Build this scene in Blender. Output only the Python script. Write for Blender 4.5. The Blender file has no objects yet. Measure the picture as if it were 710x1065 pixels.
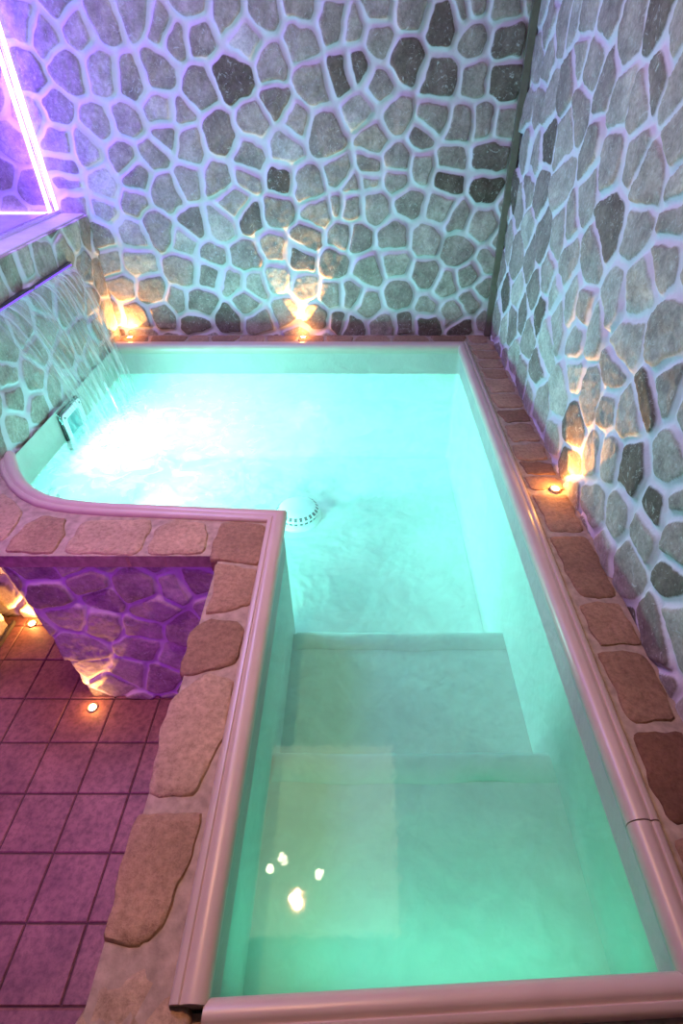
import bpy, bmesh, math, random
import numpy as np
from mathutils import Vector, Matrix
random.seed(7)
rng = np.random.default_rng(11)
D = bpy.data
COL = bpy.context.scene.collection

# ---------------------------------------------------------------- helpers
def link(name, me, mats, parent=None):
    o = D.objects.new(name, me)
    COL.objects.link(o)
    for m in (mats if isinstance(mats, (list, tuple)) else [mats]):
        me.materials.append(m)
    if parent is not None:
        o.parent = parent
    return o

def mesh(verts, faces, smooth=False, midx=None):
    me = D.meshes.new('mesh')
    me.from_pydata([tuple(v) for v in verts], [], faces)
    if smooth:
        me.polygons.foreach_set('use_smooth', [True] * len(me.polygons))
    if midx is not None:
        me.polygons.foreach_set('material_index', midx)
    me.update()
    return me

class MB:
    """collects vertices and faces for one mesh"""
    def __init__(s):
        s.v, s.f, s.m = [], [], []
    def add(s, v, f, mi=0):
        b = len(s.v)
        s.v += [tuple(x) for x in v]
        s.f += [tuple(i + b for i in q) for q in f]
        s.m += [mi] * len(f)
        return s
    def box(s, x0, x1, y0, y1, z0, z1, mi=0):
        v = [(x0,y0,z0),(x1,y0,z0),(x1,y1,z0),(x0,y1,z0),(x0,y0,z1),(x1,y0,z1),(x1,y1,z1),(x0,y1,z1)]
        return s.add(v, [(3,2,1,0),(4,5,6,7),(0,1,5,4),(1,2,6,5),(2,3,7,6),(3,0,4,7)], mi)
    def bevbox(s, x0, x1, y0, y1, z0, z1, b, mi=0):
        """box with its top edges chamfered"""
        v = [(x0,y0,z0),(x1,y0,z0),(x1,y1,z0),(x0,y1,z0),(x0,y0,z1-b),(x1,y0,z1-b),(x1,y1,z1-b),(x0,y1,z1-b),
             (x0+b,y0+b,z1),(x1-b,y0+b,z1),(x1-b,y1-b,z1),(x0+b,y1-b,z1)]
        f = [(3,2,1,0),(8,9,10,11)]
        for i in range(4):
            j = (i+1) % 4
            f += [(i,j,4+j,4+i),(4+i,4+j,8+j,8+i)]
        return s.add(v, f, mi)
    def prism(s, bot, top, z0, z1, mi=0):
        n = len(bot)
        v = [(x,y,z0) for x,y in bot] + [(x,y,z1) for x,y in top]
        f = [tuple(range(n))[::-1], tuple(range(n, 2*n))]
        f += [(i,(i+1)%n,n+(i+1)%n,n+i) for i in range(n)]
        return s.add(v, f, mi)
    def lathe(s, prof, n=32, c=(0,0,0), mi=0, rot=None):
        v, f = [], []
        for r, z in prof:
            for k in range(n):
                a = 2*math.pi*k/n
                p = Vector((r*math.cos(a), r*math.sin(a), z))
                if rot is not None: p = rot @ p
                v.append(p + Vector(c))
        for i in range(len(prof)-1):
            for k in range(n):
                j = (k+1) % n
                f.append((i*n+k, i*n+j, (i+1)*n+j, (i+1)*n+k))
        f.append(tuple(range(n))[::-1]); f.append(tuple(range((len(prof)-1)*n, len(prof)*n)))
        return s.add(v, f, mi)
    def build(s, name, mats, parent=None, smooth=False):
        me = mesh(s.v, s.f, smooth, s.m)
        return link(name, me, mats, parent)

def autosmooth(o, ang=40):
    me = o.data
    me.polygons.foreach_set('use_smooth', [True]*len(me.polygons))
    try:
        me.set_sharp_from_angle(angle=math.radians(ang))
    except Exception:
        pass

def tag(o, label=None, cat=None, group=None, kind=None):
    if label: o['label'] = label
    if cat: o['category'] = cat
    if group: o['group'] = group
    if kind: o['kind'] = kind
    return o

def empty(name, loc=(0,0,0)):
    o = D.objects.new(name, None)
    COL.objects.link(o)
    o.location = loc
    o.empty_display_size = .05
    return o

def copy_tree(o, parent=None):
    c = o.copy(); COL.objects.link(c); c.parent = parent
    for ch in list(o.children):
        copy_tree(ch, c)
    return c

# ---------------------------------------------------------------- materials
def mat(name):
    m = D.materials.new(name); m.use_nodes = True
    nt = m.node_tree; nt.nodes.clear()
    out = nt.nodes.new('ShaderNodeOutputMaterial')
    return m, nt, out

def N(nt, typ, ins=None, **kw):
    n = nt.nodes.new(typ)
    for k, v in kw.items(): setattr(n, k, v)
    for k, v in (ins or {}).items():
        if hasattr(v, 'is_linked') or hasattr(v, 'links'):
            nt.links.new(v, n.inputs[k])
        else:
            n.inputs[k].default_value = v
    return n

def ramp(nt, fac, stops):
    n = nt.nodes.new('ShaderNodeValToRGB')
    e = n.color_ramp.elements
    while len(e) < len(stops): e.new(.5)
    for i, (p, c) in enumerate(stops):
        e[i].position = p; e[i].color = (*c, 1) if len(c) == 3 else c
    nt.links.new(fac, n.inputs[0])
    return n.outputs[0]

def mixc(nt, a, b, fac, mode='MIX'):
    n = nt.nodes.new('ShaderNodeMix'); n.data_type = 'RGBA'; n.blend_type = mode
    for i, v in ((0, fac), (6, a), (7, b)):
        if hasattr(v, 'is_linked'): nt.links.new(v, n.inputs[i])
        else: n.inputs[i].default_value = v if not isinstance(v, tuple) or len(v) == 4 else (*v, 1)
    return n.outputs[2]

def principled(nt, out, color, rough=.6, bump=None, bstr=.3, bdist=.01, metal=0., spec=.5, emis=None, estr=0.):
    b = nt.nodes.new('ShaderNodeBsdfPrincipled')
    for k, v in (('Base Color', color), ('Roughness', rough), ('Metallic', metal), ('Specular IOR Level', spec)):
        if hasattr(v, 'is_linked'): nt.links.new(v, b.inputs[k])
        else: b.inputs[k].default_value = (*v, 1) if isinstance(v, tuple) else v
    if emis:
        b.inputs['Emission Color'].default_value = (*emis, 1); b.inputs['Emission Strength'].default_value = estr
    if bump is not None:
        bn = N(nt, 'ShaderNodeBump', {'Strength': bstr, 'Distance': bdist, 'Height': bump})
        nt.links.new(bn.outputs[0], b.inputs['Normal'])
    nt.links.new(b.outputs[0], out.inputs[0])
    return b

def coords(nt):
    return nt.nodes.new('ShaderNodeTexCoord').outputs['Object']

def simple(name, color, rough=.5, metal=0., spec=.5, scale=30., amt=.12, bstr=.15, bdist=.003):
    m, nt, out = mat(name)
    no = N(nt, 'ShaderNodeTexNoise', {'Vector': coords(nt), 'Scale': scale, 'Detail': 4.})
    c2 = tuple(max(0, x*(1-amt*2)) for x in color)
    col = ramp(nt, no.outputs[0], [(.3, c2), (.7, color)])
    principled(nt, out, col, rough, no.outputs[0], bstr, bdist, metal, spec)
    return m

def emitter(name, color, strength):
    m, nt, out = mat(name)
    e = N(nt, 'ShaderNodeEmission', {'Color': (*color, 1), 'Strength': strength})
    nt.links.new(e.outputs[0], out.inputs[0])
    return m

def stone_wall_mat():
    m, nt, out = mat('fieldstone_in_pale_mortar')
    co = coords(nt)
    mort = N(nt, 'ShaderNodeAttribute', attribute_name='mortar').outputs['Fac']
    tone = N(nt, 'ShaderNodeAttribute', attribute_name='tone').outputs['Fac']
    n1 = N(nt, 'ShaderNodeTexNoise', {'Vector': co, 'Scale': 9., 'Detail': 6., 'Roughness': .65}).outputs[0]
    n2 = N(nt, 'ShaderNodeTexNoise', {'Vector': co, 'Scale': 70., 'Detail': 5., 'Roughness': .7}).outputs[0]
    n3 = N(nt, 'ShaderNodeTexNoise', {'Vector': co, 'Scale': 24., 'Detail': 8., 'Roughness': .75, 'Distortion': 2.2}).outputs[0]
    base = ramp(nt, tone, [(0., (.13,.10,.085)), (.3, (.30,.25,.235)), (.6, (.41,.355,.335)), (1., (.50,.48,.45))])
    base = mixc(nt, base, ramp(nt, n1, [(.3,(.55,.5,.48)),(.7,(1.25,1.2,1.15))]), 1., 'MULTIPLY')
    base = mixc(nt, base, ramp(nt, n2, [(.35,(.7,.7,.7)),(.65,(1.2,1.2,1.2))]), .8, 'MULTIPLY')
    # pale mortar smears left on the stone faces
    vein = ramp(nt, n3, [(.56,(0,0,0)),(.66,(.8,.8,.8))])
    base = mixc(nt, base, (.5,.49,.47), vein)
    mo = mixc(nt, (.53,.465,.525), (.67,.60,.665), n1)
    mk = ramp(nt, mort, [(.25,(0,0,0)),(.60,(1,1,1))])
    col = mixc(nt, base, mo, mk)
    h = N(nt, 'ShaderNodeMath', {0: n2, 1: .6}, operation='MULTIPLY').outputs[0]
    h = N(nt, 'ShaderNodeMath', {0: h, 1: n3}, operation='ADD').outputs[0]
    principled(nt, out, col, .82, h, .45, .006, spec=.25)
    return m

def slab_mat():
    m, nt, out = mat('weathered_flagstone')
    co = coords(nt)
    n1 = N(nt, 'ShaderNodeTexNoise', {'Vector': co, 'Scale': 5., 'Detail': 5., 'Roughness': .6}).outputs[0]
    n2 = N(nt, 'ShaderNodeTexNoise', {'Vector': co, 'Scale': 60., 'Detail': 7., 'Roughness': .75}).outputs[0]
    tone = N(nt, 'ShaderNodeAttribute', attribute_name='tone').outputs['Fac']
    base = ramp(nt, tone, [(0., (.17,.08,.05)), (.5, (.37,.225,.15)), (1., (.54,.38,.27))])
    base = mixc(nt, base, ramp(nt, n1, [(.3,(.75,.72,.7)),(.7,(1.2,1.15,1.1))]), 1., 'MULTIPLY')
    base = mixc(nt, base, ramp(nt, n2, [(.35,(.6,.58,.55)),(.6,(1.15,1.15,1.15))]), .8, 'MULTIPLY')
    h = N(nt, 'ShaderNodeMath', {0: n2, 1: n1}, operation='ADD').outputs[0]
    principled(nt, out, base, .8, h, .7, .008, spec=.25)
    return m

def tile_mat():
    m, nt, out = mat('terracotta_tile')
    co = coords(nt)
    n1 = N(nt, 'ShaderNodeTexNoise', {'Vector': co, 'Scale': 6., 'Detail': 5.}).outputs[0]
    n2 = N(nt, 'ShaderNodeTexNoise', {'Vector': co, 'Scale': 45., 'Detail': 7., 'Roughness': .7}).outputs[0]
    base = ramp(nt, n1, [(.3,(.20,.085,.07)),(.7,(.34,.16,.12))])
    base = mixc(nt, base, ramp(nt, n2, [(.36,(.45,.42,.4)),(.58,(1.1,1.1,1.1))]), .7, 'MULTIPLY')
    principled(nt, out, base, .55, n2, .35, .004)
    return m

def liner_mat():
    m, nt, out = mat('pale_pool_liner')
    co = coords(nt)
    n1 = N(nt, 'ShaderNodeTexNoise', {'Vector': co, 'Scale': 3.5, 'Detail': 3., 'Distortion': .6}).outputs[0]
    n2 = N(nt, 'ShaderNodeTexNoise', {'Vector': co, 'Scale': 22., 'Detail': 3.}).outputs[0]
    col = ramp(nt, n1, [(.3,(.64,.66,.62)),(.7,(.74,.76,.71))])
    # dry band above the waterline: shade under the rim painted into its colour
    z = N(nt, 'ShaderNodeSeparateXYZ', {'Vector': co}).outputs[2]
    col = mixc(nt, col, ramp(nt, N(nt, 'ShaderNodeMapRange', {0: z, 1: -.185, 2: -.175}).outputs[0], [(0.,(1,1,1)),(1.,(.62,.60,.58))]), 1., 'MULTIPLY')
    h = N(nt, 'ShaderNodeMath', {0: n2, 1: .25}, operation='MULTIPLY').outputs[0]
    h = N(nt, 'ShaderNodeMath', {0: h, 1: n1}, operation='ADD').outputs[0]
    principled(nt, out, col, .5, h, .6, .03, spec=.3)
    return m

def water_mat():
    m, nt, out = mat('clear_pool_water')
    co = coords(nt)
    n1 = N(nt, 'ShaderNodeTexNoise', {'Vector': co, 'Scale': 7., 'Detail': 3., 'Distortion': .8}).outputs[0]
    # rougher towards the waterfall
    ds = N(nt, 'ShaderNodeVectorMath', {0: co, 1: (-1.25,2.45,-.18)}, operation='DISTANCE').outputs['Value']
    rip = ramp(nt, ds, [(.10,(.8,.8,.8)),(.95,(.012,.012,.012))])
    n2 = N(nt, 'ShaderNodeTexNoise', {'Vector': co, 'Scale': 26., 'Detail': 4., 'Distortion': 1.2}).outputs[0]
    h2 = N(nt, 'ShaderNodeMath', {0: n2, 1: rip}, operation='MULTIPLY').outputs[0]
    h1 = N(nt, 'ShaderNodeMath', {0: n1, 1: .022}, operation='MULTIPLY').outputs[0]
    h = N(nt, 'ShaderNodeMath', {0: h1, 1: h2}, operation='ADD').outputs[0]
    bn = N(nt, 'ShaderNodeBump', {'Strength': .5, 'Distance': .02, 'Height': h}).outputs[0]
    tr = N(nt, 'ShaderNodeBsdfTransparent', {'Color': (.56,1.,.88,1)})
    gl = N(nt, 'ShaderNodeBsdfGlossy', {'Color': (1,1,1,1), 'Roughness': .03, 'Normal': bn})
    fr = N(nt, 'ShaderNodeFresnel', {'IOR': 1.4, 'Normal': bn})
    # air bubbles make the water milky around the waterfall
    tl = N(nt, 'ShaderNodeBsdfTranslucent', {'Color': (.92,1.,1.,1), 'Normal': bn})
    n3 = N(nt, 'ShaderNodeTexNoise', {'Vector': co, 'Scale': 9., 'Detail': 5., 'Distortion': 1.5}).outputs[0]
    near = ramp(nt, ds, [(.05,(.6,.6,.6)),(.35,(.32,.32,.32)),(1.3,(.2,.2,.2))])
    fm = N(nt, 'ShaderNodeMath', {0: near, 1: ramp(nt, n3, [(.35,(.45,.45,.45)),(.65,(1,1,1))])}, operation='MULTIPLY').outputs[0]
    body = N(nt, 'ShaderNodeMixShader', {0: fm, 1: tr.outputs[0], 2: tl.outputs[0]})
    mx = N(nt, 'ShaderNodeMixShader', {0: fr.outputs[0], 1: body.outputs[0], 2: gl.outputs[0]})
    nt.links.new(mx.outputs[0], out.inputs[0])
    return m

def sheet_mat():
    m, nt, out = mat('falling_water')
    uv = N(nt, 'ShaderNodeUVMap').outputs[0]
    mp = N(nt, 'ShaderNodeMapping', {'Vector': uv, 'Scale': (34., 3., 1.)}).outputs[0]
    n = N(nt, 'ShaderNodeTexNoise', {'Vector': mp, 'Scale': 1., 'Detail': 3., 'Roughness': .6}).outputs[0]
    sep = N(nt, 'ShaderNodeSeparateXYZ', {'Vector': uv}).outputs[1]
    fac = ramp(nt, n, [(.40,(.05,.05,.05)),(.66,(.72,.72,.72))])
    ux = N(nt, 'ShaderNodeSeparateXYZ', {'Vector': uv}).outputs[0]
    fac = N(nt, 'ShaderNodeMath', {0: fac, 1: ramp(nt, ux, [(0.,(.0,.0,.0)),(.22,(.8,.8,.8)),(.9,(1,1,1))])}, operation='MULTIPLY').outputs[0]
    tr = N(nt, 'ShaderNodeBsdfTransparent', {'Color': (.97,1.,1.,1)})
    df = N(nt, 'ShaderNodeBsdfDiffuse', {'Color': (.9,.95,.95,1)})
    tl = N(nt, 'ShaderNodeBsdfTranslucent', {'Color': (.9,.95,.95,1)})
    gl = N(nt, 'ShaderNodeBsdfGlossy', {'Color': (1,1,1,1), 'Roughness': .15})
    a = N(nt, 'ShaderNodeMixShader', {0: .5, 1: df.outputs[0], 2: tl.outputs[0]})
    a = N(nt, 'ShaderNodeMixShader', {0: .25, 1: a.outputs[0], 2: gl.outputs[0]})
    mx = N(nt, 'ShaderNodeMixShader', {0: fac, 1: tr.outputs[0], 2: a.outputs[0]})
    nt.links.new(mx.outputs[0], out.inputs[0])
    return m

def foam_mat():
    m, nt, out = mat('white_foam')
    n = N(nt, 'ShaderNodeTexNoise', {'Vector': coords(nt), 'Scale': 60.}).outputs[0]
    col = ramp(nt, n, [(.3,(.88,.94,.96)),(.7,(.97,.99,1.))])
    df = N(nt, 'ShaderNodeBsdfDiffuse', {'Color': col})
    tl = N(nt, 'ShaderNodeBsdfTranslucent', {'Color': col})
    tr = N(nt, 'ShaderNodeBsdfTransparent')
    a = N(nt, 'ShaderNodeMixShader', {0: .85, 1: df.outputs[0], 2: tl.outputs[0]})
    a = N(nt, 'ShaderNodeMixShader', {0: .5, 1: a.outputs[0], 2: tr.outputs[0]})
    nt.links.new(a.outputs[0], out.inputs[0])
    return m

def glass_mat():
    m, nt, out = mat('clear_glass')
    n = N(nt, 'ShaderNodeTexNoise', {'Vector': coords(nt), 'Scale': 4.}).outputs[0]
    tr = N(nt, 'ShaderNodeBsdfTransparent', {'Color': ramp(nt, n, [(0,(.93,.93,.96)),(1,(.96,.96,.98))])})
    gl = N(nt, 'ShaderNodeBsdfGlossy', {'Color': (1,1,1,1), 'Roughness': .02})
    lw = N(nt, 'ShaderNodeLayerWeight', {'Blend': .5}).outputs['Facing']
    fr = N(nt, 'ShaderNodeMath', {0: lw, 1: 5.}, operation='POWER')
    mx = N(nt, 'ShaderNodeMixShader', {0: fr.outputs[0], 1: tr.outputs[0], 2: gl.outputs[0]})
    nt.links.new(mx.outputs[0], out.inputs[0])
    return m

M_STONE = stone_wall_mat()
M_SLAB = slab_mat()
M_BED = simple('sandy_mortar', (.46,.325,.255), .85, spec=.2, scale=40., amt=.2, bstr=.5, bdist=.006)
M_PALEBED = simple('pale_mortar', (.58,.55,.52), .85, spec=.2, scale=40., amt=.15, bstr=.5, bdist=.006)
M_TILE = tile_mat()
M_GROUT = simple('dark_grout', (.13,.075,.065), .9, spec=.1)
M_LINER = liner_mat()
M_TRIM = simple('cream_plastic_moulding', (.54,.39,.345), .34, spec=.5, scale=8., amt=.05, bstr=.05)
M_WATER = water_mat()
M_SHEET = sheet_mat()
M_FOAM = foam_mat()
M_GLASS = glass_mat()
M_STEEL = simple('dark_steel', (.10,.10,.12), .3, metal=.9)
M_WHITEPL = simple('white_plastic', (.8,.82,.8), .35, amt=.03)
M_BLACK = simple('black_rubber', (.012,.015,.015), .5, amt=.1)
M_ALU = simple('brushed_aluminium', (.75,.72,.78), .25, metal=.8, amt=.05)
M_LED = emitter('violet_led', (.36,.22,1.), 12.)
M_LEDTHIN = emitter('violet_led_dim', (.22,.10,1.), 1.6)
M_LAMP = emitter('warm_lamp_lens', (1.,.62,.24), 60.)
M_DOWN = emitter('warm_downlight_lens', (1.,.85,.6), 70.)
M_RING = simple('satin_steel_ring', (.55,.5,.45), .3, metal=.9, amt=.05)
M_PLASTER = simple('ceiling_plaster', (.35,.33,.31), .9, spec=.1, scale=12.)
M_WOODDARK = simple('dark_joint_strip', (.10,.09,.07), .7)
M_SILL = simple('pale_ledge_plaster', (.62,.58,.6), .6, scale=10., amt=.1)

# ---------------------------------------------------------------- stone relief
def vnoise(u, v, seed):
    """smooth 2-d value noise in -1..1"""
    g = np.random.default_rng(seed).uniform(-1, 1, (64, 64))
    iu = np.floor(u).astype(int); iv = np.floor(v).astype(int)
    fu = u - iu; fv = v - iv
    fu = fu*fu*(3-2*fu); fv = fv*fv*(3-2*fv)
    a = g[iu % 64, iv % 64]; b = g[(iu+1) % 64, iv % 64]
    c = g[iu % 64, (iv+1) % 64]; d = g[(iu+1) % 64, (iv+1) % 64]
    return (a*(1-fu)+b*fu)*(1-fv) + (c*(1-fu)+d*fu)*fv

def fill_seeds(txt, u0, u1, v0, v1, gap, seed):
    """the stones seen in the photo, then random ones wherever the wall is still bare"""
    s = [tuple(float(q) for q in w.split(',')) for w in txt.split()]
    s = [(a/1000, b/1000, k) for a, b, k in s]
    r = random.Random(seed)
    for _ in range(9000):
        a, b = r.uniform(u0-.1, u1+.1), r.uniform(v0-.1, v1+.1)
        if all((a-p)**2 + (b-q)**2 > gap*gap for p, q, _k in s):
            s.append((a, b, r.choice((0, 1, 1, 1, 2))))
    return np.array(s)

def relief(seeds, u0, u1, v0, v1, step, amp=.014, gapw=.012, soft=.015, warp=.010, seed=1, ubot=None, lighten=0.):
    nu = int(round((u1-u0)/step))+1; nv = int(round((v1-v0)/step))+1
    U, V = np.meshgrid(np.linspace(u0, u1, nu), np.linspace(v0, v1, nv))
    if ubot is not None:            # leaning left edge
        t = (V-v0)/(v1-v0)
        ul = ubot*(1-t) + u0*t
        U = ul + (U-u0)/(u1-u0)*(u1-ul)
    u = U.ravel(); v = V.ravel()
    sz = np.random.default_rng(seed+77).normal(0, 1, len(seeds))
    wu = u + .6*warp*vnoise(u*18+1, v*18, seed+14) + warp*vnoise(u*9+3, v*9, seed) + .35*warp*vnoise(u*31, v*31+5, seed+1)
    wv = v + .6*warp*vnoise(u*18, v*18+4, seed+15) + warp*vnoise(u*9, v*9+7, seed+2) + .35*warp*vnoise(u*31+9, v*31, seed+3)
    S = seeds[:, :2]
    ed = np.empty(len(u)); idx = np.empty(len(u), int)
    K = min(7, len(S))
    for a in range(0, len(u), 4000):
        P = np.stack([wu[a:a+4000], wv[a:a+4000]], 1)
        d2 = ((P[:, None, :]-S[None])**2).sum(2) - .0009*sz[None]
        o = np.argpartition(d2, K-1, 1)[:, :K]
        dd = np.take_along_axis(d2, o, 1)
        k = np.argsort(dd, 1); o = np.take_along_axis(o, k, 1); dd = np.take_along_axis(dd, k, 1)
        s1 = S[o[:, 0]]
        e = []
        for j in range(1, K):
            L = np.sqrt(((S[o[:, j]]-s1)**2).sum(1))+1e-6
            e.append((dd[:, j]-dd[:, 0])/(2*L))
        e = np.stack(e, 1)
        k_ = .0055                          # soft minimum rounds the stones' corners
        ed[a:a+4000] = -k_*np.log(np.exp(-e/k_).sum(1))
        idx[a:a+4000] = o[:, 0]
    r = np.random.default_rng(seed+50)
    n = len(S)
    tilt = r.normal(0, .05, (n, 2)); lift = r.normal(0, .0025, n); gw = r.normal(0, .004, n)
    kind = seeds[:, 2]
    tone = np.where(kind == 0, .08, np.where(kind == 2, .82, .45)) + r.normal(0, .12, n) + lighten
    g = gapw + gw[idx] + .005*vnoise(u*24, v*24, seed+6) + .005*vnoise(u*5, v*5, seed+7)
    t = np.clip((ed-g*.35)/soft, 0, 1); t = t*t*(3-2*t)
    face = amp + lift[idx] + tilt[idx, 0]*(u-S[idx, 0]) + tilt[idx, 1]*(v-S[idx, 1])
    face += .0022*vnoise(u*40, v*40, seed+8) + .0014*vnoise(u*95, v*95, seed+9)
    bed = .003*vnoise(u*14, v*14, seed+10) + .0012*vnoise(u*60, v*60, seed+11)
    h = bed*(1-t) + face*t
    mort = 1-np.clip((ed-g*.55)/(soft*.9), 0, 1)
    mort = np.clip(mort + np.where(kind[idx] == 2, .12, 0)*1., 0, 1)
    return u, v, h, mort, np.clip(tone[idx], 0, 1), nu, nv

def relief_mesh(data, fn, back, extra=None):
    """a grid moved by the relief, closed by a flat back so that the wall is solid"""
    u, v, h, mort, tone, nu, nv = data
    front = [fn(a, b, c) for a, b, c in zip(u, v, h)]
    faces = [(j*nu+i, j*nu+i+1, (j+1)*nu+i+1, (j+1)*nu+i) for j in range(nv-1) for i in range(nu-1)]
    n = len(front)
    ring = [i for i in range(nu)] + [j*nu+nu-1 for j in range(1, nv)] + [(nv-1)*nu+i for i in range(nu-2, -1, -1)] + [j*nu for j in range(nv-2, 0, -1)]
    vb = [fn(u[i], v[i], -back) for i in ring]
    m = len(ring)
    faces += [(ring[k], n+k, n+(k+1) % m, ring[(k+1) % m]) for k in range(m)]
    faces.append(tuple(range(n, n+m))[::-1])
    me = mesh(front+vb, faces)
    sm = [True]*((nu-1)*(nv-1)) + [False]*(m+1)
    me.polygons.foreach_set('use_smooth', sm)
    for nm, arr in (('mortar', mort), ('tone', tone)):
        at = me.attributes.new(nm, 'FLOAT', 'POINT')
        at.data.foreach_set('value', np.concatenate([arr, np.full(m, .9 if nm == 'mortar' else .4)]).astype(np.float32))
    return me
SEEDS_BACK='-1639,1518,1 -1511,1457,1 -1411,1573,1 -1367,1483,1 -1222,1518,1 -1070,1543,1 -950,1492,1 -1447,1334,1 -1662,1311,1 -1297,1329,2 -1143,1292,1 -1006,1329,1 -1025,1169,1 -1208,1118,1 -1382,1113,1 -1558,1174,1 -1598,1023,1 -1473,1007,2 -1277,963,1 -1128,980,1 -1615,918,1 -1015,1071,1 -1713,1164,1 -804,1577,1 -632,1547,1 -453,1552,1 -285,1568,1 -121,1509,1 -776,1457,1 -559,1448,2 -293,1457,1 -887,1457,1 -444,1362,1 -632,1311,0 -825,1258,1 -239,1273,1 -84,1320,0 -538,1133,1 -437,1189,1 -349,1118,1 -192,1071,1 -745,1071,0 -927,1028,1 -953,1149,1 -409,1012,2 -598,969,1 81,1560,1 -52,1492,1 231,1556,1 89,1448,1 390,1509,0 472,1552,1 538,1577,1 662,1552,1 543,1452,1 699,1435,0 223,1371,0 -35,1334,0 398,1296,0 575,1301,1 712,1282,0 81,1273,1 184,1154,1 387,1144,1 66,1055,1 -12,1179,2 511,1108,1 650,1123,1 720,1123,1 331,1050,0 698,974,0 200,941,1 490,946,1 327,924,1 41,918,1 -1616,856,1 -1604,731,1 -1469,719,2 -1429,850,2 -1279,755,1 -1233,879,1 -1089,803,1 -1174,618,1 -1327,599,2 -1542,593,1 -1516,440,1 -1335,433,2 -1467,299,1 -1299,277,1 -1433,112,1 -1258,128,0 -957,850,1 -781,856,1 -631,867,1 -443,861,0 -721,761,2 -628,681,0 -470,719,1 -298,821,1 -249,706,1 -106,884,1 -109,743,1 -963,644,1 -816,644,2 -1031,554,2 -685,460,1 -887,474,1 -926,378,1 -1079,392,1 -519,514,1 -305,580,1 -357,460,0 -160,433,1 -113,593,1 -794,321,2 -646,306,2 -521,349,2 -353,292,2 -174,233,1 -1012,196,1 -1146,218,1 -719,204,2 -1057,81,0 -851,97,0 -663,97,1 -464,143,1 -287,112,1 -140,89,0 35,873,1 195,884,1 486,861,0 693,826,0 -60,850,1 70,731,1 270,755,1 -61,731,1 457,737,1 552,688,1 699,638,1 -27,580,1 194,567,1 387,567,1 574,494,1 750,433,1 53,385,1 214,433,2 403,363,1 519,314,1 656,363,1 -60,233,1 40,181,1 237,248,1 409,181,1 683,211,1 584,135,1 -46,57,0 143,49,1 277,65,0 426,65,0 648,49,0 757,277,1'
SEEDS_RIGHT='3596,1490,1 3229,1503,1 2991,1481,1 2857,1494,1 2477,1468,0 2237,1418,1 2040,1433,0 1905,1377,1 2689,1482,1 3351,1365,1 3134,1360,1 2690,1380,1 2790,1293,1 2522,1342,1 2372,1294,1 2557,1214,1 2178,1233,1 2022,1244,1 1965,1301,0 1825,1296,1 3168,1194,1 3658,1199,0 3368,1177,1 2986,1226,1 2908,1081,0 2689,1106,1 3310,1009,1 3080,1000,1 3558,1075,1 2349,1079,1 2150,1104,1 1964,1127,1 1732,1180,1 3513,722,1 3210,785,1 3092,866,1 2897,894,1 2605,955,1 2733,723,0 2513,791,1 2406,854,1 2297,978,1 2021,908,0 1808,942,1 1820,1059,1 1647,1069,1 1624,1019,1 1600,926,1 3097,563,1 3407,442,1 3215,304,0 2972,409,2 2690,507,0 2965,228,1 3325,583,1 2093,783,1 1840,748,2 2045,604,1 2191,611,2 2399,569,2 2295,495,2 2371,365,2 2629,293,1 2418,236,0 2830,104,1 2043,517,2 1931,581,2 1659,646,2 1443,731,1 1700,807,2 3551,236,1 3294,144,1 2639,77,1 2259,95,1 2077,261,2 1862,243,0 1795,392,1 1989,399,2 1674,542,1 1632,420,1 1510,469,1 1443,570,0 1380,653,1 1235,493,1 1404,350,0 1638,230,1 1533,298,1 1807,96,0 1538,106,1 1377,201,1 1200,333,0 1108,407,1 2022,79,2 2437,54,1 1210,97,1 1010,240,0 980,60,0 917,170,1 1071,361,1 1195,263,1'
SEEDS_LEFT='2678,648,1 2834,617,1 3080,574,1 3380,623,1 3486,576,1 3377,378,1 2906,359,1 2294,390,1 2493,279,1 2240,270,1 2402,187,1 2216,187,0 2355,66,1 2527,58,1 2130,61,1 2729,164,1 2922,196,1 3193,304,1 3163,144,1 3184,-25,1 2841,-16,1 2560,649,1 2704,456,1 2472,411,1 2641,335,1'
SEEDS_PEN='-1174,-42,1 -1060,-21,1 -916,-21,1 -735,-21,1 -556,-31,1 -996,-153,1 -839,-153,1 -1164,-224,1 -689,-153,1 -590,-130,1 -1134,-323,1 -1000,-375,1 -872,-401,1 -701,-401,1 -900,-512,1 -1140,-631,1 -976,-661,1 -855,-693,1 -1077,-757,1 -790,-570,1 -795,-297,1 -1146,-512,1 -971,-224,1'

# ---------------------------------------------------------------- room shell
WATER_Z = -.18
FLOOR_Z = -.84
CEIL_Z = 2.30

sb = fill_seeds(SEEDS_BACK, -2.7, .86, -.03, CEIL_Z, .15, 3)
d = relief(sb, -2.7, .85, -.03, CEIL_Z, .0085, gapw=.0145, seed=21)
tag(link('wall_back', relief_mesh(d, lambda u, v, h: (u, 3.465-h, v), .12), M_STONE), kind='structure')

sr = fill_seeds(SEEDS_RIGHT, -.9, 3.46, -.03, CEIL_Z, .16, 5)
d = relief(sr, -.9, 3.46, -.03, CEIL_Z, .0095, gapw=.0115, seed=41)
tag(link('wall_right', relief_mesh(d, lambda u, v, h: (.848-h, u, v), .12), M_STONE), kind='structure')

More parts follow.
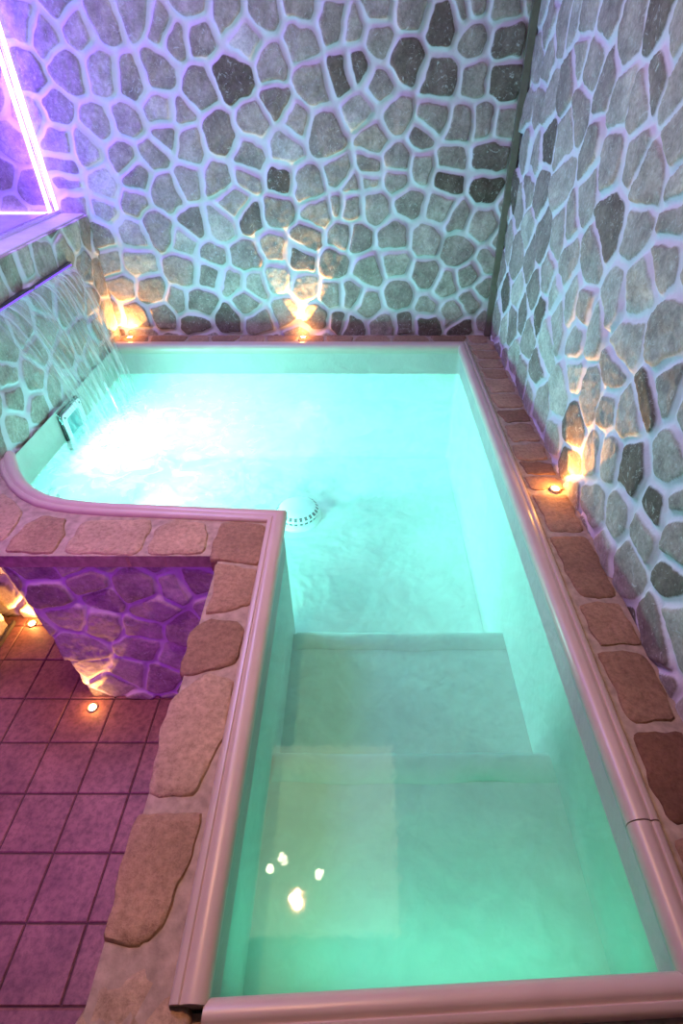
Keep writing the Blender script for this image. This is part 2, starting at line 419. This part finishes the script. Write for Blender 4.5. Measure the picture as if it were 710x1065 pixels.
# low thick wall on the left that carries the waterfall and the glass
sl = fill_seeds(SEEDS_LEFT, 1.8, 3.46, -.03, .70, .15, 8)
d = relief(sl, 1.82, 3.46, -.06, .695, .009, gapw=.008, amp=.008, lighten=.18, seed=61)
tag(link('wall_left', relief_mesh(d, lambda u, v, h: (-1.565+h, u, v), .30), M_STONE), kind='structure')
se = fill_seeds('', -2.6, -1.56, FLOOR_Z, .68, .17, 9)
d = relief(se, -2.6, -1.56, FLOOR_Z, .68, .014, gapw=.014, amp=.02, seed=71)
tag(link('wall_left_end', relief_mesh(d, lambda u, v, h: (u, 1.815-h, v), .05), M_STONE), kind='structure')
m = MB(); m.bevbox(-2.7, -1.572, 1.80, 3.45, .68, .703, .004)
tag(m.build('trim_1', M_SILL), kind='structure')
# rock faced pier in the passage on the far left
sp = fill_seeds('', 1.0, 1.75, FLOOR_Z, .6, .2, 10)
d = relief(sp, .9, 1.72, FLOOR_Z, .6, .015, amp=.03, gapw=.012, seed=81)
tag(link('wall_passage', relief_mesh(d, lambda u, v, h: (-1.78+h, u, v), .3), M_STONE), kind='structure')
m = MB(); m.box(-1.752, -1.738, .9, 1.76, FLOOR_Z, FLOOR_Z+.02)
tag(m.build('baseboard_passage', M_WOODDARK), kind='structure')
# rest of the shell, outside the frame
m = MB(); m.box(-2.82, -2.70, -1.6, 3.58, FLOOR_Z-.1, CEIL_Z)
tag(m.build('wall_far_left', M_PLASTER), kind='structure')
m = MB(); m.box(-2.82, .97, -1.72, -1.6, FLOOR_Z-.1, CEIL_Z)
tag(m.build('wall_front', M_PLASTER), kind='structure')
m = MB(); m.box(.85, .97, -1.6, -.9, FLOOR_Z-.1, CEIL_Z)
tag(m.build('wall_right_rear', M_PLASTER), kind='structure')
m = MB(); m.box(-2.82, .97, -1.72, 3.6, CEIL_Z, CEIL_Z+.1)
tag(m.build('ceiling', M_PLASTER), kind='structure')
# corner strip between the two stone walls
m = MB(); m.bevbox(.800, .835, 3.425, 3.455, 0, CEIL_Z, .003)
tag(m.build('trim_2', simple('olive_corner_strip', (.16,.14,.10), .7)), kind='structure')

# tiled floor: bevelled square tiles in a grout bed, one mesh
m = MB()
m.box(-2.7, -.30, -1.6, 1.83, FLOOR_Z-.08, FLOOR_Z-.006, 1)
for i in range(-9, 3):
    for j in range(-8, 8):
        x0, y0 = -.89+.2*i, .318+.2035*j
        x1, y1 = min(x0+.2, -.32), min(y0+.2035, 1.82)
        if x0 < -2.7 or x1-x0 < .03 or y1-y0 < .03: continue
        q = random.uniform(-.0012, .0012)
        m.bevbox(x0+.003, x1-.003, y0+.003, y1-.003, FLOOR_Z-.03, FLOOR_Z+q, .003)
tag(m.build('floor', [M_TILE, M_GROUT]), kind='structure')
m = MB(); m.bevbox(-1.6, -.52, -.2, .315, FLOOR_Z, FLOOR_Z+.012, .006)
tag(m.build('trim_3', M_TILE), kind='structure')

# ---------------------------------------------------------------- plunge pool
INNER = [(-1.545,2.03),(-1.46,1.90),(-1.385,1.812),(-1.32,1.757),(-1.25,1.715),(-1.17,1.688),(-1.08,1.672),(-.97,1.660),(-.885,1.655),(-.287,1.615)]
NEAR_L, NEAR_R = (-.279,.195), (.628,.236)
pool = tag(empty('plunge_pool', (-.4, 2.0, 0)),
           'L-shaped plunge pool with pale liner, two submerged steps and pink-lit rounded rim', 'pool')
def pobj(o):
    o.parent = pool; o.matrix_parent_inverse = Matrix.Translation((.4, -2.0, 0)); return o

def offset_path(P, s, closed=False):
    """path moved s to its left side, mitred"""
    out = []
    n = len(P)
    for i in range(n):
        a = Vector(P[i-1]) if (i > 0 or closed) else None
        b = Vector(P[i]); c = Vector(P[(i+1) % n]) if (i < n-1 or closed) else None
        d1 = (b-a).normalized() if a is not None else None
        d2 = (c-b).normalized() if c is not None else None
        if d1 is None: d1 = d2
        if d2 is None: d2 = d1
        n1 = Vector((-d1.y, d1.x)); n2 = Vector((-d2.y, d2.x))
        mm = (n1+n2); mm = mm/ max(.2, mm.dot(n1))
        out.append(b + mm*s)
    return out

# basin: inner outline of the liner, slightly behind the rim; clockwise seen from above
basin = [(-1.54,3.25),(.632,3.25),(NEAR_R[0]+.005,NEAR_R[1]-.012),(NEAR_L[0]-.012,NEAR_L[1]-.012)] + \
        [(p[0]-(.012 if i == len(INNER)-1 else 0), p[1]-.012) for i, p in reversed(list(enumerate(INNER)))]
BOT = -.81
def rounded(P, r, steps=5):
    out = []
    n = len(P)
    for i in range(n):
        a, b, c = Vector(P[i-1]), Vector(P[i]), Vector(P[(i+1) % n])
        d1, d2 = (a-b), (c-b)
        if min(d1.length, d2.length) < 3*r:
            out.append(b); continue
        p, q = b+d1.normalized()*r, b+d2.normalized()*r
        for k in range(steps+1):
            t = k/steps
            out.append(p*(1-t)**2 + b*2*t*(1-t) + q*t*t)
    return out
br = rounded(basin, .035)
n = len(br)
m = MB()
rows = []
inset = offset_path([tuple(p) for p in br], -.03, True)
# wall, coved foot, bottom
lev = [(0, -.012), (0, -.18), (0, -.45), (0, BOT+.05), (.3, BOT+.02), (1, BOT)]
V = []
for t, z in lev:
    V += [(p.x*(1-t)+q.x*t, p.y*(1-t)+q.y*t, z) for p, q in zip(br, inset)]
F = [(r*n+i, r*n+(i+1) % n, (r+1)*n+(i+1) % n, (r+1)*n+i) for r in range(len(lev)-1) for i in range(n)]
F.append(tuple(range((len(lev)-1)*n, len(lev)*n)))
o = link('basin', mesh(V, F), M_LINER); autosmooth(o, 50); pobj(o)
def step(y1, z, x0, x1):
    m = MB()
    # body with rounded nosing
    prof = [(.16, BOT+.002), (.16, z), (y1-.03, z), (y1-.012, z-.003), (y1-.002, z-.012), (y1, z-.03), (y1, BOT+.002)]
    v = [(x0, y, q) for y, q in prof] + [(x1, y, q) for y, q in prof]
    k = len(prof)
    m.add(v, [(i, (i+1) % k, k+(i+1) % k, k+i) for i in range(k)] + [tuple(range(k))[::-1], tuple(range(k, 2*k))])
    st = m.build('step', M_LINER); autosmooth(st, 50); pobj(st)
    # welded strip of liner over the nosing
    m = MB()
    pr = [(y1-.10, z+.0005), (y1-.097, z+.004), (y1-.028, z+.004), (y1-.010, z+.001), (y1+.003, z-.010), (y1+.004, z-.06)]
    W = 26; v = []
    for i in range(W+1):
        t = i/W; x = x0+.012+(x1-x0-.024)*t
        wv = .004*math.sin(7*t+z*9)+.003*math.sin(19*t)
        v += [(x, y+wv*(1 if q == 0 else .4), zz) for q, (y, zz) in enumerate(pr)]
    k = len(pr)
    f = [(i*k+j, i*k+j+1, (i+1)*k+j+1, (i+1)*k+j) for i in range(W) for j in range(k-1)]
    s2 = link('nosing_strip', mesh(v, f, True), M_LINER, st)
    s2.matrix_parent_inverse = st.matrix_world.inverted()
step(1.537, -.63, -.300, .645)
step(.898, -.465, -.300, .645)

# rounded rim moulding
RIM = [(.014,-.05),(.004,-.04),(-.002,-.022),(-.003,-.006),(.002,.007),(.012,.015),(.026,.018),(.037,.016),(.041,.011),(.045,.010),(.048,.014),(.057,.013),(.064,.008),(.067,.0),(.067,-.03)]
def rim(path, prof=RIM, name='rim_moulding'):
    k = len(prof)
    rows = [offset_path(path, s) for s, z in prof]
    v = []
    for i in range(len(path)):
        v += [(rows[j][i].x, rows[j][i].y, prof[j][1]) for j in range(k)]
    f = [(i*k+j, i*k+j+1, (i+1)*k+j+1, (i+1)*k+j) for i in range(len(path)-1) for j in range(k-1)]
    f += [tuple(range(k)), tuple(range((len(path)-1)*k, len(path)*k))[::-1]]
    o = link(name, mesh(v, f), M_TRIM); autosmooth(o, 50); pobj(o); return o
# walking so that the pool lies on the right hand side
rim([NEAR_L] + INNER[::-1])                                     # near end of the arm, inner corner, curve
rim([(-1.54,3.242),(.606,3.242),(.604,.503)])                   # back and long side
rim([(.6035,.500),(.6005,.205)])                                # short piece after the joint
FRIM = [(s*.9, z-.012) for s, z in RIM]
rim([(.70,.249),(NEAR_L[0]-.004,.206)], FRIM)

# flagstones set in mortar along the rim
def slab(mb, outline, z=0., bot=-.05, tone=.5, seed=0):
    r = random.Random(seed)
    P = [Vector(p) for p in outline]
    A = sum(P[i-1].x*P[i].y-P[i].x*P[i-1].y for i in range(len(P)))
    if A < 0: P = P[::-1]
    for w in (.11, .24):
        Q = []
        for i in range(len(P)):
            a, b = P[i], P[(i+1) % len(P)]
            Q += [a*(1-w)+b*w, a*w+b*(1-w)]
        P = Q
    # resample densely and roughen
    R = []
    for i in range(len(P)):
        a, b = P[i], P[(i+1) % len(P)]
        k = max(1, int((b-a).length/.016))
        R += [a.lerp(b, t/k) for t in range(k)]
    ph = [r.uniform(0, 6.3) for _ in range(3)]
    c = sum(R, Vector((0,0)))/len(R)
    R = [p + (p-c).normalized()*(.004*math.sin(i*.55+ph[0])+.0025*math.sin(i*1.35+ph[1])+r.uniform(-.0015,.0015)) for i, p in enumerate(R)]
    n = len(R)
    v = []
    for s, zz in ((1., bot), (1., z-.014), (.985, z-.006), (.95, z-.001), (.80, z+.001), (.55, z), (.25, z+.001)):
        for i, p in enumerate(R):
            q = c+(p-c)*s
            v.append((q.x, q.y, zz + (r.uniform(-.0012,.0012)+.0015*math.sin(q.x*40+ph[0])*math.cos(q.y*33+ph[1]) if zz > bot else 0)))
    v.append((c.x, c.y, z))
    f = [(k*n+i, k*n+(i+1) % n, (k+1)*n+(i+1) % n, (k+1)*n+i) for k in range(6) for i in range(n)]
    f += [(6*n+i, 6*n+(i+1) % n, 7*n) for i in range(n)]
    b0 = len(mb.v)
    mb.add(v, f)
    mb.t += [tone+r.uniform(-.08,.08)]*len(v)
def tone_attr(o, t):
    at = o.data.attributes.new('tone', 'FLOAT', 'POINT')
    at.data.foreach_set('value', np.array(t + [.5]*(len(o.data.vertices)-len(t)), dtype=np.float32))

par = tag(empty('stone_parapet', (-.8, 1.5, FLOOR_Z)),
          'low purple-lit stone wall with flagstone top wrapping the near left side of the pool', 'low wall')
def par_obj(o):
    o.parent = par; o.matrix_parent_inverse = Matrix.Translation((.8, -1.5, -FLOOR_Z)); return o
b_bot = [(-.47,-1.0),(-.31,-1.0),(-.31,1.605),(-.885,1.635),(-1.10,1.65),(-1.20,1.672),(-1.32,1.737),(-1.42,1.83),(-1.553,2.01),(-1.553,1.79),(-1.60,1.75),(-1.185,1.365),(-.47,1.365)]
b_top = [(-.47,-1.0),(-.31,-1.0),(-.31,1.605),(-.885,1.635),(-1.10,1.65),(-1.20,1.672),(-1.32,1.737),(-1.42,1.83),(-1.553,2.01),(-1.553,1.79),(-1.70,1.765),(-1.285,1.39),(-.47,1.39)]
m = MB(); m.prism(b_bot, b_top, FLOOR_Z, -.05)
par_obj(m.build('wall_core', M_PALEBED))
spn = fill_seeds(SEEDS_PEN, -1.3, -.46, FLOOR_Z, -.05, .15, 12)
d = relief(spn, -1.29, -.465, FLOOR_Z, -.045, .007, amp=.011, gapw=.005, soft=.014, lighten=.35, seed=91, ubot=-1.185)
par_obj(link('stone_facing', relief_mesh(d, lambda u, v, h: (u, 1.350+.040*(v-FLOOR_Z)/.8-h, v), .03), M_STONE))
# mortar bed of the coping, then its slabs: one mesh
m = MB(); m.t = []
SL = [(.42,[(-1.266,1.385),(-1.262,1.545),(-1.215,1.592),(-1.115,1.576),(-1.086,1.488),(-1.087,1.378)]),
      (.72,[(-1.055,1.380),(-1.06,1.563),(-.794,1.572),(-.772,1.488),(-.783,1.372)]),
      (.70,[(-.752,1.374),(-.772,1.513),(-.708,1.568),(-.572,1.548),(-.548,1.376)]),
      (.40,[(-.523,1.346),(-.536,1.441),(-.53,1.555),(-.35,1.548),(-.346,1.319)]),
      (.55,[(-.486,1.102),(-.485,1.199),(-.506,1.335),(-.349,1.308),(-.345,1.135)]),
      (.28,[(-.516,.880),(-.516,1.045),(-.460,1.093),(-.372,1.080),(-.350,1.030),(-.352,.915)]),
      (.74,[(-.506,.558),(-.516,.825),(-.432,.897),(-.345,.868),(-.347,.715),(-.383,.560)]),
      (.50,[(-.504,.288),(-.512,.41),(-.509,.528),(-.360,.528),(-.362,.433),(-.389,.310),(-.422,.282)]),
      (.80,[(-.512,-.06),(-.512,.175),(-.48,.232),(-.374,.266),(-.300,.180),(-.296,-.06)]),
      (.7,[(-1.36,1.46),(-1.48,1.58),(-1.45,1.75),(-1.36,1.67),(-1.29,1.60),(-1.29,1.44)])]
for i, (t, q) in enumerate(SL):
    slab(m, q, .002 if i != 8 else -.006, -.055, t, 100+i)
nt_ = len(m.v)
bed = [(-.497,-1.0),(-.325,-1.0),(-.335,.2),(-.338,1.565),(-.885,1.603),(-1.06,1.612),(-1.17,1.625),(-1.27,1.662),(-1.36,1.725),(-1.43,1.79),(-1.555,1.97),(-1.553,1.79),(-1.70,1.77),(-1.292,1.372),(-.497,1.372)]
m.prism(bed, bed, -.06, -.006, 1)
o = m.build('coping', [M_SLAB, M_BED]); tone_attr(o, m.t[:]); autosmooth(o, 45); par_obj(o)

# flagged ledges along the other sides of the pool
m = MB(); m.t = []
ys = [3.30,3.20,3.06,2.93,2.80,2.62,2.45,2.30,2.12,1.97,1.86,1.745,1.49,1.165,.975,.735,.49,.26,.0]
tones = [.6,.5,.55,.45,.6,.5,.3,.5,.55,.25,.45,.5,.35,.4,.35,.1,.25,.4,.5]
for i in range(len(ys)-1):
    a, b = ys[i]-.010, ys[i+1]+.010
    sk = random.uniform(-.012,.012)
    slab(m, [(.686,a+sk),(.760,a+random.uniform(-.01,.01)),(.828,a-sk),(.832,b-sk*.5),(.76,b+random.uniform(-.008,.008)),(.688+random.uniform(0,.02),b+sk*.5)], .0, -.05, tones[i], 300+i)
m.prism([(.66,-.6),(.845,-.6),(.845,3.30),(.66,3.30)], [(.66,-.6),(.845,-.6),(.845,3.30),(.66,3.30)], -.06, -.006, 1)
o = m.build('trim_4', [M_SLAB, M_BED]); tone_attr(o, m.t[:]); autosmooth(o, 45); tag(o, kind='structure')
m = MB(); m.t = []
x = -1.55
i = 0
while x < .80:
    w = random.uniform(.11,.26)
    e = min(x+w, .82)
    s1 = random.uniform(-.02,.02)
    slab(m, [(x+.009-s1,3.318),(e-.009+s1,3.320),(e-.009-s1,3.438),(x+.009+s1,3.44)], .0, -.05, random.choice((.3,.45,.55)), 400+i)
    x = e; i += 1
q = [(-1.56,3.30),(.845,3.30),(.845,3.46),(-1.56,3.46)]
m.prism(q, q, -.06, -.005, 1)
o = m.build('trim_5', [M_SLAB, M_BED]); tone_attr(o, m.t[:]); autosmooth(o, 45); tag(o, kind='structure')
m = MB(); m.t = []
for i, (a, b) in enumerate(((-.285,.06),(.075,.40),(.415,.66))):
    slab(m, [(a,.10),(a+.01,.142),(b-.01,.158),(b,.11),(b,-.2),(a,-.2)], -.022, -.07, .3, 500+i)
q = [(-.32,-1.0),(.68,-1.0),(.68,.225),(-.32,.188)]
m.prism(q, q, -.08, -.030, 1)
o = m.build('trim_6', [M_SLAB, M_BED]); tone_attr(o, m.t[:]); autosmooth(o, 45); tag(o, kind='structure')

# ---------------------------------------------------------------- water
wp = offset_path([tuple(p) for p in br], .002, True)
o = link('pool_water', mesh([(p.x, p.y, WATER_Z) for p in wp], [tuple(range(len(wp)))[::-1]]), M_WATER)
tag(o, 'glowing turquoise water filling the plunge pool below its rim', 'water', kind='stuff')
wf = tag(empty('waterfall_spout', (-1.55, 2.55, .535)), 'long dark steel waterfall slot with violet edge set in the left stone wall', 'waterfall spout')
m = MB(); m.bevbox(-1.60, -1.5455, 2.02, 3.075, .533, .538, .001)
o = m.build('upper_lip', M_STEEL, wf); o.location = (1.55,-2.55,-.535)
m = MB(); m.bevbox(-1.60, -1.5455, 2.02, 3.070, .521, .526, .001)
o = m.build('lower_lip', M_LEDTHIN, wf); o.location = (1.55,-2.55,-.535); o['label'] = 'violet lit lower lip'
m = MB(); m.box(-1.60, -1.553, 2.02, 3.07, .526, .533)
o = m.build('slot', M_BLACK, wf); o.location = (1.55,-2.55,-.535)

NU, NV = 120, 40
v, uv = [], []
for j in range(NV+1):
    t = j/NV
    z = .523 - t*(.523-WATER_Z)
    for i in range(NU+1):
        s = i/NU
        ya = 2.06*(1-t)+2.26*t; yb = 3.055*(1-t)+3.02*t
        y = ya+(yb-ya)*s
        x = -1.538 + .158*math.sqrt(t)*(1+.10*math.sin(s*9)) + .008*t*math.sin(s*60+t*5)+.006*t*math.sin(s*133)
        v.append((x, y+.01*t*math.sin(s*40+3*t), z)); uv.append((s, t))
f = [(j*(NU+1)+i, j*(NU+1)+i+1, (j+1)*(NU+1)+i+1, (j+1)*(NU+1)+i) for j in range(NV) for i in range(NU)]
me = mesh(v, f, True)
ul = me.uv_layers.new(name='UVMap')
for l in me.loops: ul.data[l.index].uv = uv[l.vertex_index]
tag(link('waterfall_sheet', me, M_SHEET), 'thin streaked sheet of water falling from the wall slot into the pool', 'falling water', kind='stuff')

bm = bmesh.new()
r = random.Random(4)
def drop(p, rad, sub=1):
    q = bmesh.ops.create_icosphere(bm, subdivisions=sub, radius=rad, matrix=Matrix.Translation(p) @ Matrix.Diagonal((1,1,.6,1)))
for _ in range(170):
    drop((r.gauss(-1.315,.05), r.gauss(2.37,.06), WATER_Z-.006+r.gauss(0,.007)), r.uniform(.004,.011))
for _ in range(260):
    drop((r.gauss(-1.36,.035), r.uniform(2.3,3.02), WATER_Z-.002+r.gauss(0,.004)), r.uniform(.002,.008))
for _ in range(60):
    drop((r.gauss(-1.20,.09), r.gauss(2.4,.2), WATER_Z), r.uniform(.002,.006))
me = D.meshes.new('mesh'); bm.to_mesh(me); bm.free()
me.polygons.foreach_set('use_smooth', [True]*len(me.polygons))
tag(link('splash_foam', me, M_FOAM), 'white bubbling foam where the waterfall hits the pool water', 'foam', kind='stuff')

# ---------------------------------------------------------------- fittings
# skimmer: y 2.42..2.66 on the left liner wall
sk = tag(empty('pool_skimmer', (-1.54, 2.545, -.15)), 'square white framed skimmer opening with black gasket on the left pool wall', 'skimmer')
def frame(name, mt, x0, x1, a, b, w):
    """rounded square ring in the Y-Z plane, centred on the skimmer"""
    m = MB()
    def rr(h, rad):
        P = []
        for cx, cy, a0 in ((h-rad,h-rad,0),(-h+rad,h-rad,90),(-h+rad,-h+rad,180),(h-rad,-h+rad,270)):
            for k in range(5):
                an = math.radians(a0+k*22.5); P.append((cx+rad*math.cos(an), cy+rad*math.sin(an)))
        return P
    o_, i_ = rr(a, .02), rr(b, .012)
    n = len(o_)
    v = [(x0,p,q) for p,q in o_]+[(x1,p,q) for p,q in o_]+[(x1,p,q) for p,q in i_]+[(x0,p,q) for p,q in i_]
    f = [(r_*n+i, r_*n+(i+1)%n, ((r_+1)%4)*n+(i+1)%n, ((r_+1)%4)*n+i) for r_ in range(4) for i in range(n)]
    m.add(v, f)
    o = m.build(name, mt, sk); autosmooth(o, 40); return o
frame('gasket', M_BLACK, .0, .012, .122, .098, 0)
frame('faceplate', M_WHITEPL, .004, .018, .108, .075, 0)
m = MB(); m.box(.001, .006, -.08, .08, -.08, .08)
m.build('weir_flap', simple('turquoise_weir_flap', (.12,.42,.45), .4, amt=.2), sk)
for y, z in ((-.088,.088),(.088,.088),(-.088,-.088),(.088,-.088)):
    m = MB(); m.lathe([(.006,0),(.006,.002),(.003,.004)], 10, (.018,y,z), rot=Matrix.Rotation(math.pi/2,3,'Y'))
    m.build('screw', M_STEEL, sk)

# main drain dome on the pool bottom
dr = tag(empty('main_drain_cover', (-.385, 2.56, BOT)), 'white domed main drain cover with slotted rim on the pool bottom', 'drain cover')
m = MB(); m.lathe([(.142,.002),(.142,.016),(.134,.024),(.120,.030),(.118,.052)], 48)
o = m.build('drain_base', M_WHITEPL, dr); autosmooth(o, 50)
m = MB(); m.lathe([(.124,.050),(.130,.056),(.128,.066),(.112,.082),(.085,.094),(.05,.102),(.006,.105)], 48)
o = m.build('dome_cap', M_WHITEPL, dr); autosmooth(o, 50)
m = MB()
for k in range(24):
    rot = Matrix.Rotation(2*math.pi*k/24, 3, 'Z')
    for ra, rb, za, zb, w in ((.111,.127,.083,.068,.0085), (.119,.1235,.034,.049,.0085)):
        c_ = MB(); tl = .0012
        c_.add([(ra,-w,za+tl),(ra,w,za+tl),(rb,w,zb+tl),(rb,-w,zb+tl),(ra,-w,za-.004),(ra,w,za-.004),(rb,w,zb-.004),(rb,-w,zb-.004)],
               [(0,1,2,3),(7,6,5,4),(0,4,5,1),(1,5,6,2),(2,6,7,3),(3,7,4,0)])
        m.add([rot @ Vector(p) for p in c_.v], c_.f)
o = m.build('slots', M_BLACK, dr); o['label'] = 'ring of dark slots'

# small return nozzle under the curved corner
nz = tag(empty('return_nozzle', (-1.525, 2.14, -.33)), 'small round white inlet nozzle low on the left pool wall by the curved corner', 'nozzle')
ry = Matrix.Rotation(math.pi/2, 3, 'Y')
m = MB(); m.lathe([(.038,-.015),(.038,.004),(.030,.010),(.018,.010)], 24, rot=ry)
autosmooth(m.build('flange', M_WHITEPL, nz), 50)
m = MB(); m.lathe([(.016,.004),(.016,.0115),(.008,.0115)], 16, rot=ry)
m.build('jet_hole', M_BLACK, nz)

# glass screen standing on the low wall, lit along its edges
gs = tag(empty('glass_screen', (-1.72, 2.6, .70)), 'clear glass screen with violet lit edge standing on the low left wall', 'glass screen')
def gpart(m, name, mt):
    o = m.build(name, mt, gs); o.location = (1.72,-2.6,-.70); return o
m = MB(); m.box(-1.724,-1.716,1.86,3.44,.715,CEIL_Z)
gpart(m, 'pane', M_GLASS)
m = MB(); m.bevbox(-1.735,-1.705,1.84,3.445,.70,.722,.004)
gpart(m, 'bottom_channel', M_ALU)
m = MB(); m.bevbox(-1.735,-1.722,3.425,3.452,.722,CEIL_Z,.002)
gpart(m, 'wall_channel', M_ALU)
m = MB(); m.bevbox(-1.722,-1.712,3.424,3.448,.722,CEIL_Z,.001)
gpart(m, 'edge_light', M_LED)
st = tag(empty('light_strip', (-1.80, 3.40, .70)), 'glowing violet light strip along the wall behind the glass screen', 'light strip')
m = MB(); m.bevbox(-1.765,-1.752,3.425,3.445,.70,CEIL_Z,.002)
o = m.build('vertical_run', M_LED, st); o.location = (1.80,-3.40,-.70)
m = MB(); m.bevbox(-2.65,-1.752,3.420,3.440,.70,.712,.002)
o = m.build('horizontal_run', M_LED, st); o.location = (1.80,-3.40,-.70)

# ---------------------------------------------------------------- lamps
def lamp(kind, loc, energy, color, parent=None, aim=None, **kw):
    l = D.lights.new(kind.lower()+'_light', kind); l.energy = energy; l.color = color
    for k, v_ in kw.items(): setattr(l, k, v_)
    o = D.objects.new(l.name, l); COL.objects.link(o)
    o.location = loc
    if aim is not None:
        o.rotation_euler = (Vector(aim)-Vector(loc)).to_track_quat('-Z', 'Y').to_euler()
    if parent is not None:
        o.parent = parent; o.location = Vector(loc)-parent.location
    return o

WARM = (1., .43, .10)
def make_uplight():
    t = empty('recessed_uplight')
    m = MB(); m.lathe([(.022,-.02),(.022,.004),(.019,.006),(.015,.004),(.0145,.001)], 24)
    autosmooth(m.build('trim_ring', M_RING, t), 50)
    m = MB(); m.lathe([(.0145,-.01),(.0145,.003),(.006,.005)], 20)
    m.build('lens', M_LAMP, t)
    return t
ups = [((-.370,3.404,.0), 'small glowing spotlight in the ledge at the middle of the back wall', (-.37,3.452,.5), 44., 62),
       ((-1.485,3.40,.0), 'small glowing spotlight in the back left corner beside the waterfall', (-1.52,3.44,.4), 14., 120),
       ((.790,1.760,.0), 'small glowing spotlight in the right hand ledge under the stone wall', (.85,1.76,.5), 28., 80),
       ((-1.170,1.290,FLOOR_Z), 'small glowing spotlight in the floor tiles at the foot of the low stone wall', (-1.17,1.34,FLOOR_Z+.4), 8., 70),
       ((-1.655,1.755,FLOOR_Z), 'glowing spotlight in the floor at the rock wall, half hidden by the low wall', (-1.66,1.80,FLOOR_Z+.4), 22., 120)]
u0 = make_uplight()
for i, (loc, lab, aim, en, ang) in enumerate(ups):
    t = u0 if i == 0 else copy_tree(u0)
    t.location = loc
    tag(t, lab, 'spotlight', 'warm spotlights recessed around the pool')
for i, (loc, lab, aim, en, ang) in enumerate(ups):
    p = Vector(loc)+Vector((0,0,.012))
    lamp('SPOT', p, en, WARM, aim=aim, spot_size=math.radians(ang), spot_blend=.12, shadow_soft_size=.006)
    lamp('POINT', Vector(loc)+Vector((0,0,.03)), en*(.02 if i == 0 else .05), WARM, shadow_soft_size=.012)

# ceiling: plaster panel with its light painted as glow, four downlights, all mirrored on the water
pn = tag(empty('ceiling_panel', (-.3,1.4,CEIL_Z)), 'plaster panel under the ceiling, its light painted as glow, mirrored in the near water', 'ceiling panel')
m = MB(); m.bevbox(-1.10,.24,.90,2.05,CEIL_Z-.03,CEIL_Z,.004)
o = m.build('panel', emitter('warm_glowing_panel', (1.,.78,.50), 2.6), pn); o.location = (.3,-1.4,-CEIL_Z)
dn = [(-.580,1.24),(-.50,1.30),(-.264,1.206),(-.391,1.06)]
d0 = empty('ceiling_downlight')
m = MB(); m.lathe([(.034,0),(.034,-.006),(.026,-.008),(.026,-.002)], 24)
autosmooth(m.build('trim_ring', M_RING, d0), 50)
m = MB(); m.lathe([(.026,-.001),(.026,-.005),(.01,-.006)], 20)
m.build('lens', M_DOWN, d0)
for i, (x, y) in enumerate(dn):
    t = d0 if i == 0 else copy_tree(d0)
    t.location = (x, y, CEIL_Z-.030)
    tag(t, ('ceiling downlight whose reflection lies leftmost on the near water', 'ceiling downlight giving the faint rearmost reflection on the near water',
            'ceiling downlight whose reflection lies rightmost on the near water', 'ceiling downlight whose reflection lies nearest on the near water')[i],
        'downlight', 'downlights in the ceiling panel')
# underwater lamps: the one on the left wall, then two added unseen ones
lamp('AREA', (-1.47, 2.45, -.55), 46., (.44,.98,.97), aim=(1., 2.3, -.62), size=.22)
lamp('AREA', (-.75, 1.70, -.55), 21., (.28,.98,.92), aim=(-.6, 3.2, -.75), size=.22)  # added unseen lamp under the parapet, brightens back wall and pool bottom
lamp('AREA', (.18, .235, -.29), 1.3, (.10,1.,.66), aim=(.2, 2., -.36), shape='RECTANGLE', size=.7, size_y=.08)  # added unseen lamp on the near wall, brightens steps and front walls
# violet strip behind the glass, violet and rose ceiling spots, two added fills
lamp('AREA', (-1.82, 3.30, 1.45), 14., (.15,.05,1.), aim=(-1.6, 3.46, 1.45), shape='RECTANGLE', size=.06, size_y=1.4)
lamp('POINT', (-2.0, 3.1, 1.2), 20., (.19,.07,1.), shadow_soft_size=.12)
lamp('SPOT', (-1.35, -1.5, 1.0), 150., (.52,.03,.90), aim=(-1.0, 1.34, -.55), spot_size=math.radians(34), spot_blend=.6, shadow_soft_size=.05)  # added violet spot behind the camera, brightens the parapet face
lamp('SPOT', (-1.9, .5, CEIL_Z-.05), 95., (.50,.04,1.), aim=(-1.5, .8, FLOOR_Z), spot_size=math.radians(58), spot_blend=.7, shadow_soft_size=.05)
lamp('SPOT', (-.391, 1.06, CEIL_Z-.05), 84., (1.,.42,.24), aim=(-.45, .75, 0), spot_size=math.radians(80), spot_blend=.8, shadow_soft_size=.025)
lamp('AREA', (-1.15, 2.15, CEIL_Z-.04), 78., (.46,.36,1.), aim=(-.4, 2.15, 0), shape='RECTANGLE', size=.8, size_y=.9)  # added lavender fill under the ceiling, brightens the stone walls

w = bpy.data.worlds.new('room_air'); bpy.context.scene.world = w; w.use_nodes = True
w.node_tree.nodes['Background'].inputs[0].default_value = (.35,.30,.45,1)
w.node_tree.nodes['Background'].inputs[1].default_value = .02

cam = D.cameras.new('camera'); co = D.objects.new('camera', cam); COL.objects.link(co)
co.location = (0, 0, 1.3)
co.rotation_euler = (math.radians(90-38.9), 0, 0)
cam.sensor_fit = 'HORIZONTAL'; cam.sensor_width = 36; cam.lens = 559/710*36
cam.shift_x = -20/710; cam.clip_start = .02
sc = bpy.context.scene
sc.camera = co
sc.view_settings.view_transform = 'Standard'
sc.view_settings.look = 'None'
sc.view_settings.exposure = 0
sc.cycles.max_bounces = 10; sc.cycles.diffuse_bounces = 5; sc.cycles.transparent_max_bounces = 24
sc.cycles.caustics_reflective = False; sc.cycles.caustics_refractive = False
sc.cycles.sample_clamp_indirect = 4.
sc.cycles.use_denoising = True
